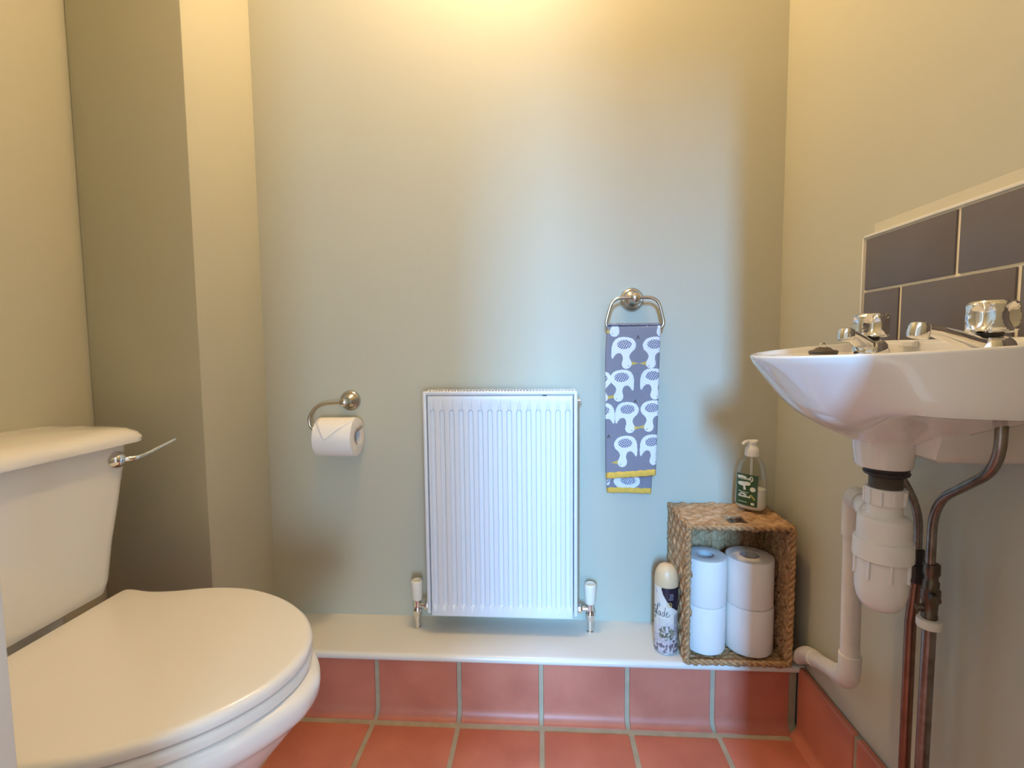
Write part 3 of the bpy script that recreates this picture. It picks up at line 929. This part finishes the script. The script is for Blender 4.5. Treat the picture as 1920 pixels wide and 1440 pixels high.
# inner bowl: ellipse
def inner(a, b, z, cx=.447):
    return [Vector((cx+a*math.cos(2*PI*(k+.5)/NBn), BCY+b*math.sin(2*PI*(k+.5)/NBn), z)) for k in range(NBn)]
rings += [inner(.098, .155, .917), inner(.094, .150, .912), inner(.086, .138, .89), inner(.07, .11, .86), inner(.045, .07, .84), inner(.02, .02, .832, .46)]
bm = NB(); loft(bm, rings); done(bm)
obj('bowl', bm, CERAMIC, bs, sharp=50)
bm = NB(); box(bm, .600, XR-.012, BCY-.2, BCY+.2, .90, .9395, .005, 3); obj('back_upstand', bm, CERAMIC, bs)
bm = NB()   # hanging flange behind the bowl
loft(bm, [[Vector((XR, .70-h, z)), Vector((XR, .70+h, z)), Vector((xo, .70+h*.9, z)), Vector((xo, .70-h*.9, z))] for z, h, xo in ((.777, .055, .52), (.785, .07, .505), (.815, .085, .50), (.875, .09, .49))])
obj('hanging_flange', done(bm), CERAMIC, bs)
bm = NB(); box(bm, .590, .6005, .80, .834, .930, .9405, .002, 1); obj('sealant', bm, PLAST, bs)

# waste: flange, tail, trap
trap = thing('bottle_trap', 'white plastic bottle trap with waste pipe under the basin', 'bottle trap', (.489, .70, .55))
cw = (.489, .70, 0)
def TK(p): return [(r*.83, z) for r, z in p]
bm = NB(); lathe(bm, TK([(.030, .7635), (.0325, .7625), (.0325, .759), (.031, .756), (.0335, .754), (.032, .7505), (.0275, .749), (.0275, .7485)]), cw, seg=44); obj('rubber_washer', done(bm), RUBBER, trap)
bm = NB(); lathe(bm, TK([(.0235, .752), *[(.0235+(.0009 if k % 2 else 0), .750-.0012*k) for k in range(14)], (.0240, .733), (.0245, .731), (.0245, .728)]), cw, seg=44); obj('waste_tail', done(bm), TAIL, trap)
bm = NB()
lathe(bm, TK([(.0255, .7315), (.0285, .7312), (.0288, .729), (.0288, .708), (.0262, .7065), (.0255, .704), (.0255, .694), (.0275, .6915), (.036, .689), (.0385, .6855), (.0388, .680), (.0390, .640)]), cw, seg=56)
for k in range(10):
    a = 2*PI*k/10+.2; x, y = .489+.0239*math.cos(a), .70+.0239*math.sin(a)
    box(bm, x-.0016, x+.0016, y-.0016, y+.0016, .709, .729)
body = obj('trap_body', done(bm), PLAST, trap)
bm = NB()
lathe(bm, TK([(.0392, .657), (.0425, .656), (.0435, .653), (.0440, .630), (.0425, .6285), (.0395, .627)]), cw, seg=56)
for k in range(8):
    a = 2*PI*k/8+.5; x, y = .489+.0334*math.cos(a), .70+.0334*math.sin(a)
    box(bm, x-.0014, x+.0014, y-.0022, y+.0022, .602, .630, .0006, 1)
obj('trap_collar', done(bm), PLAST, trap)
bm = NB(); lathe(bm, TK([(.0385, .630), (.0388, .594), (.0380, .581), (.0345, .567), (.028, .557), (.019, .5525), (0, .552)]), cw, seg=56); obj('trap_cup', done(bm), PLAST, trap)
# outlet elbow and waste pipe
P0 = Vector((.489, .70, .6795)); P1 = Vector((.5475, .858, .674)); P2 = Vector((.5535, .86, .328)); P3 = Vector((.6060, 1.088, .228)); P4 = Vector((.6072, 1.126, .194))
bm = NB()
dr = (P1-P0).normalized()
tube(bm, [P0+dr*.02, P0+dr*.075], .0150, 24); tube(bm, [P0+dr*.056, P0+dr*.060, P0+dr*.084, P0+dr*.088], [.0172, .0195, .0195, .018], 24)
for k in range(12):
    a = 2*PI*k/12
obj('outlet_nut', done(bm), PLAST, trap)
bm = NB()
pts = fillet([P0+dr*.085, P1, P2, P3, P4], [.042, .042, .035], 10)
tube(bm, pts, .0152, 24)
wp = obj('waste_pipe', done(bm), WASTE, trap)
d1 = (P3-P2).normalized()
for epts, er in ((fillet([P0+dr*.105, P1, P1-Vector((0, 0, .075))], .042, 10), .0172), (fillet([P2+Vector((0, 0, .050)), P2, P2+d1*.058], .042, 10), .0178), (fillet([P3-d1*.055, P3, P3+(P4-P3)*.55], .03, 10), .0176)):
    bm = NB(); tube(bm, epts, er, 24); obj('elbow', done(bm), WASTE, wp)

# supply pipes
sp1 = thing('water_pipe', 'thin bent water pipe with black nut, copper below, just behind the bottle trap', 'water pipe', (.562, .745, 0))
T1, T2 = Vector((.532, .81, 0)), Vector((.541, .592, 0))
bm = NB()
tube(bm, fillet([(T1.x, T1.y, .862), (T1.x+.002, T1.y-.004, .78), (.556, .770, .738), (.580, .757, .68), (.5815, .757, .575)], .05, 8), .0056, 14)
obj('tap_tail', done(bm), DULL, sp1)
bm = NB(); lathe(bm, [(.006, .618), (.0085, .617), (.0085, .600), (.0065, .598), (.0065, .594), (.0105, .592), (.0105, .567), (.0085, .564)], (.5815, .757, 0), seg=8); obj('nut', done(bm), RUBBER, sp1)
bm = NB(); tube(bm, [(.5810, .757, .568), (.576, .757, .50), (.580, .757, 0.0)], .0076, 16); obj('copper_pipe', done(bm), COPPER, sp1)
sp2 = thing('water_pipe', 'thicker bent water pipe with valve and cream collar, next to the right wall', 'water pipe', (.585, .715, 0))
bm = NB()
tube(bm, fillet([(T2.x, T2.y, .862), (T2.x+.001, T2.y, .785), (.570, .718, .705), (.5715, .72, .60)], .045, 10), .0060, 16)
obj('tap_tail', done(bm), DULL, sp2)
cv = (.574, .72, 0)
bm = NB()
lathe(bm, [(.006, .612), (.0100, .611), (.0104, .596), (.0084, .592), (.0084, .586), (.0100, .584), (.0100, .574), (.0120, .572), (.0120, .556), (.0098, .552), (.0092, .535), (.0100, .533), (.0100, .528)], cv, seg=10)
tube(bm, [(.574, .72, .566), (.564, .697, .566)], .0062, 12)
tube(bm, [(.574, .72, .545), (.559, .726, .540)], .0055, 12)
obj('isolating_valve', done(bm), BRASS, sp2)
bm = NB(); lathe(bm, [(.009, .528), (.0150, .5265), (.0154, .5225), (.0154, .5165), (.0148, .514), (.009, .513)], cv, seg=32); obj('collar', done(bm), CAPM, sp2)
bm = NB(); tube(bm, [(.575, .72, .515), (.575, .72, .30), (.573, .72, 0.0)], .0085, 18); obj('lower_pipe', done(bm), DULL, sp2)

# ------------------------------------------------------------------ taps (one built, one copied)
def make_tap(label):
    t = thing('basin_tap', label, 'tap', (0, 0, 0), 'basin taps')
    bm = NB()
    lathe(bm, [(.0255, 0), (.0258, .004), (.0245, .010), (.0215, .0165), (.0180, .0205), (.0140, .0225), (.0120, .0230)], seg=36)
    # spout runs along +x, rising
    secs = []
    for (x, z, hw, hh) in ((.000, .011, .013, .010), (.02, .014, .0135, .0105), (.045, .0225, .0115, .0085), (.068, .0295, .0100, .0070), (.082, .032, .0098, .0068)):
        secs.append([Vector((x, hw*math.copysign(abs(math.cos(2*PI*k/20))**.75, math.cos(2*PI*k/20)), z+hh*math.copysign(abs(math.sin(2*PI*k/20))**.75, math.sin(2*PI*k/20)))) for k in range(20)])
    loft(bm, secs)
    body = obj('body', done(bm), CHROME, t, sharp=45)
    bm = NB()
    lathe(bm, [(.0085, 0), (.0102, .0006), (.0112, .004), (.0112, .0125), (.0100, .0165), (.006, .019), (0, .0195)], (.0895, 0, .0215), (-.22, 0, 1), 28)
    obj('nozzle', done(bm), CHROME, body)
    bm = NB(); lathe(bm, [(.0120, .022), (.0120, .0285)], seg=28); obj('spindle', done(bm), RUBBER, t)
    bm = NB()   # faceted head: six scooped sides
    rings = []
    n = 120
    bp = [(.015, .0265), (.0195, .0268), (.0220, .0285)]+[(.0236+.0012*math.sin(k/14*PI), .0305+.029*k/14) for k in range(15)]+[(.0222, .0618), (.0200, .0638), (.0155, .0650), (.010, .0653), (.004, .0655)]
    for r0, z in bp:
        ring = []
        for k in range(n):
            a = 2*PI*k/n
            f = ((a/(2*PI)*5+.2) % 1)-.5
            d = .0090*max(0, 1-(f/.40)**2-((z-.0455)/.0168)**2)**.8 if abs(z-.0455) < .0168 else 0
            ring.append(Vector(((r0-d)*math.cos(a), (r0-d)*math.sin(a), z)))
        rings.append(ring)
    loft(bm, rings)
    obj('handle', done(bm), CHROME, t, sharp=22)
    return t
def place(t, x, y, dx, dy, hrot=0):
    t.location = (x, y, .9195); t.rotation_euler = (0, 0, math.atan2(dy, dx))
tap = make_tap('chrome basin tap nearest the back wall, beside the plug')
place(tap, .532, .81, -.8, -.6)
def copy_tree(o, parent=None):
    c = o.copy(); COL.objects.link(c)
    if parent is not None: c.parent = parent
    for ch in list(o.children): copy_tree(ch, c)
    return c
tap2 = copy_tree(tap); tap2['label'] = 'chrome basin tap nearest the viewer, at the right picture edge'
place(tap2, .531, .602, -.995, -.1)

# plug
pl = thing('sink_plug', 'dark rubber sink plug lying on the basin rim by the far tap', 'plug', (.470, .83, .9185))
bm = NB(); lathe(bm, [(.0190, .9185), (.0205, .9195), (.0215, .9235), (.0205, .9252), (.014, .9268), (.010, .9300), (.006, .931), (0, .931)], (.470, .83, 0), seg=36); obj('disc', done(bm), TAIL, pl)
bm = NB(); tube(bm, [Vector((.470+.0055*math.cos(2*PI*k/16), .83, .9335+.0045*math.sin(2*PI*k/16))) for k in range(16)], .0011, 8, closed=True); obj('ring', done(bm), CHROME, pl)

# ------------------------------------------------------------------ light
def light(name, kind, loc, energy, color, **k):
    ld = bpy.data.lights.new(name, kind); ld.energy = energy; ld.color = color
    for a, b in k.items(): setattr(ld, a, b)
    o = bpy.data.objects.new(name, ld); COL.objects.link(o); o.location = loc
    return o
light('ceiling_lamp', 'POINT', (-.12, 1.05, 2.27), 15.3, (1, .68, .35), shadow_soft_size=.05)
w = light('hall_window', 'AREA', (-.97, -6.5, 3.0), 600, (.20, .52, 1), shape='RECTANGLE', size=.45, size_y=1.6)
w.rotation_euler = (Vector((-.1, .3, 1.2))-Vector(w.location)).to_track_quat('-Z', 'Y').to_euler()
g = light('hall_glazed_door', 'AREA', (.85, -3.2, .85), 50, (.42, .70, 1), shape='RECTANGLE', size=.7, size_y=1.3)
g.rotation_euler = (Vector((-.1, .3, .9))-Vector(g.location)).to_track_quat('-Z', 'Y').to_euler()
wd = bpy.data.worlds.new('hall daylight'); sc.world = wd; wd.use_nodes = True
wd.node_tree.nodes['Background'].inputs['Color'].default_value = (.88, .92, 1, 1)
wd.node_tree.nodes['Background'].inputs['Strength'].default_value = .9

vs = sc.view_settings
vs.view_transform = 'Standard'; vs.look = 'None'; vs.gamma = 1; vs.use_curve_mapping = False
vs.exposure = .66
sc.cycles.max_bounces = 10; sc.cycles.diffuse_bounces = 6
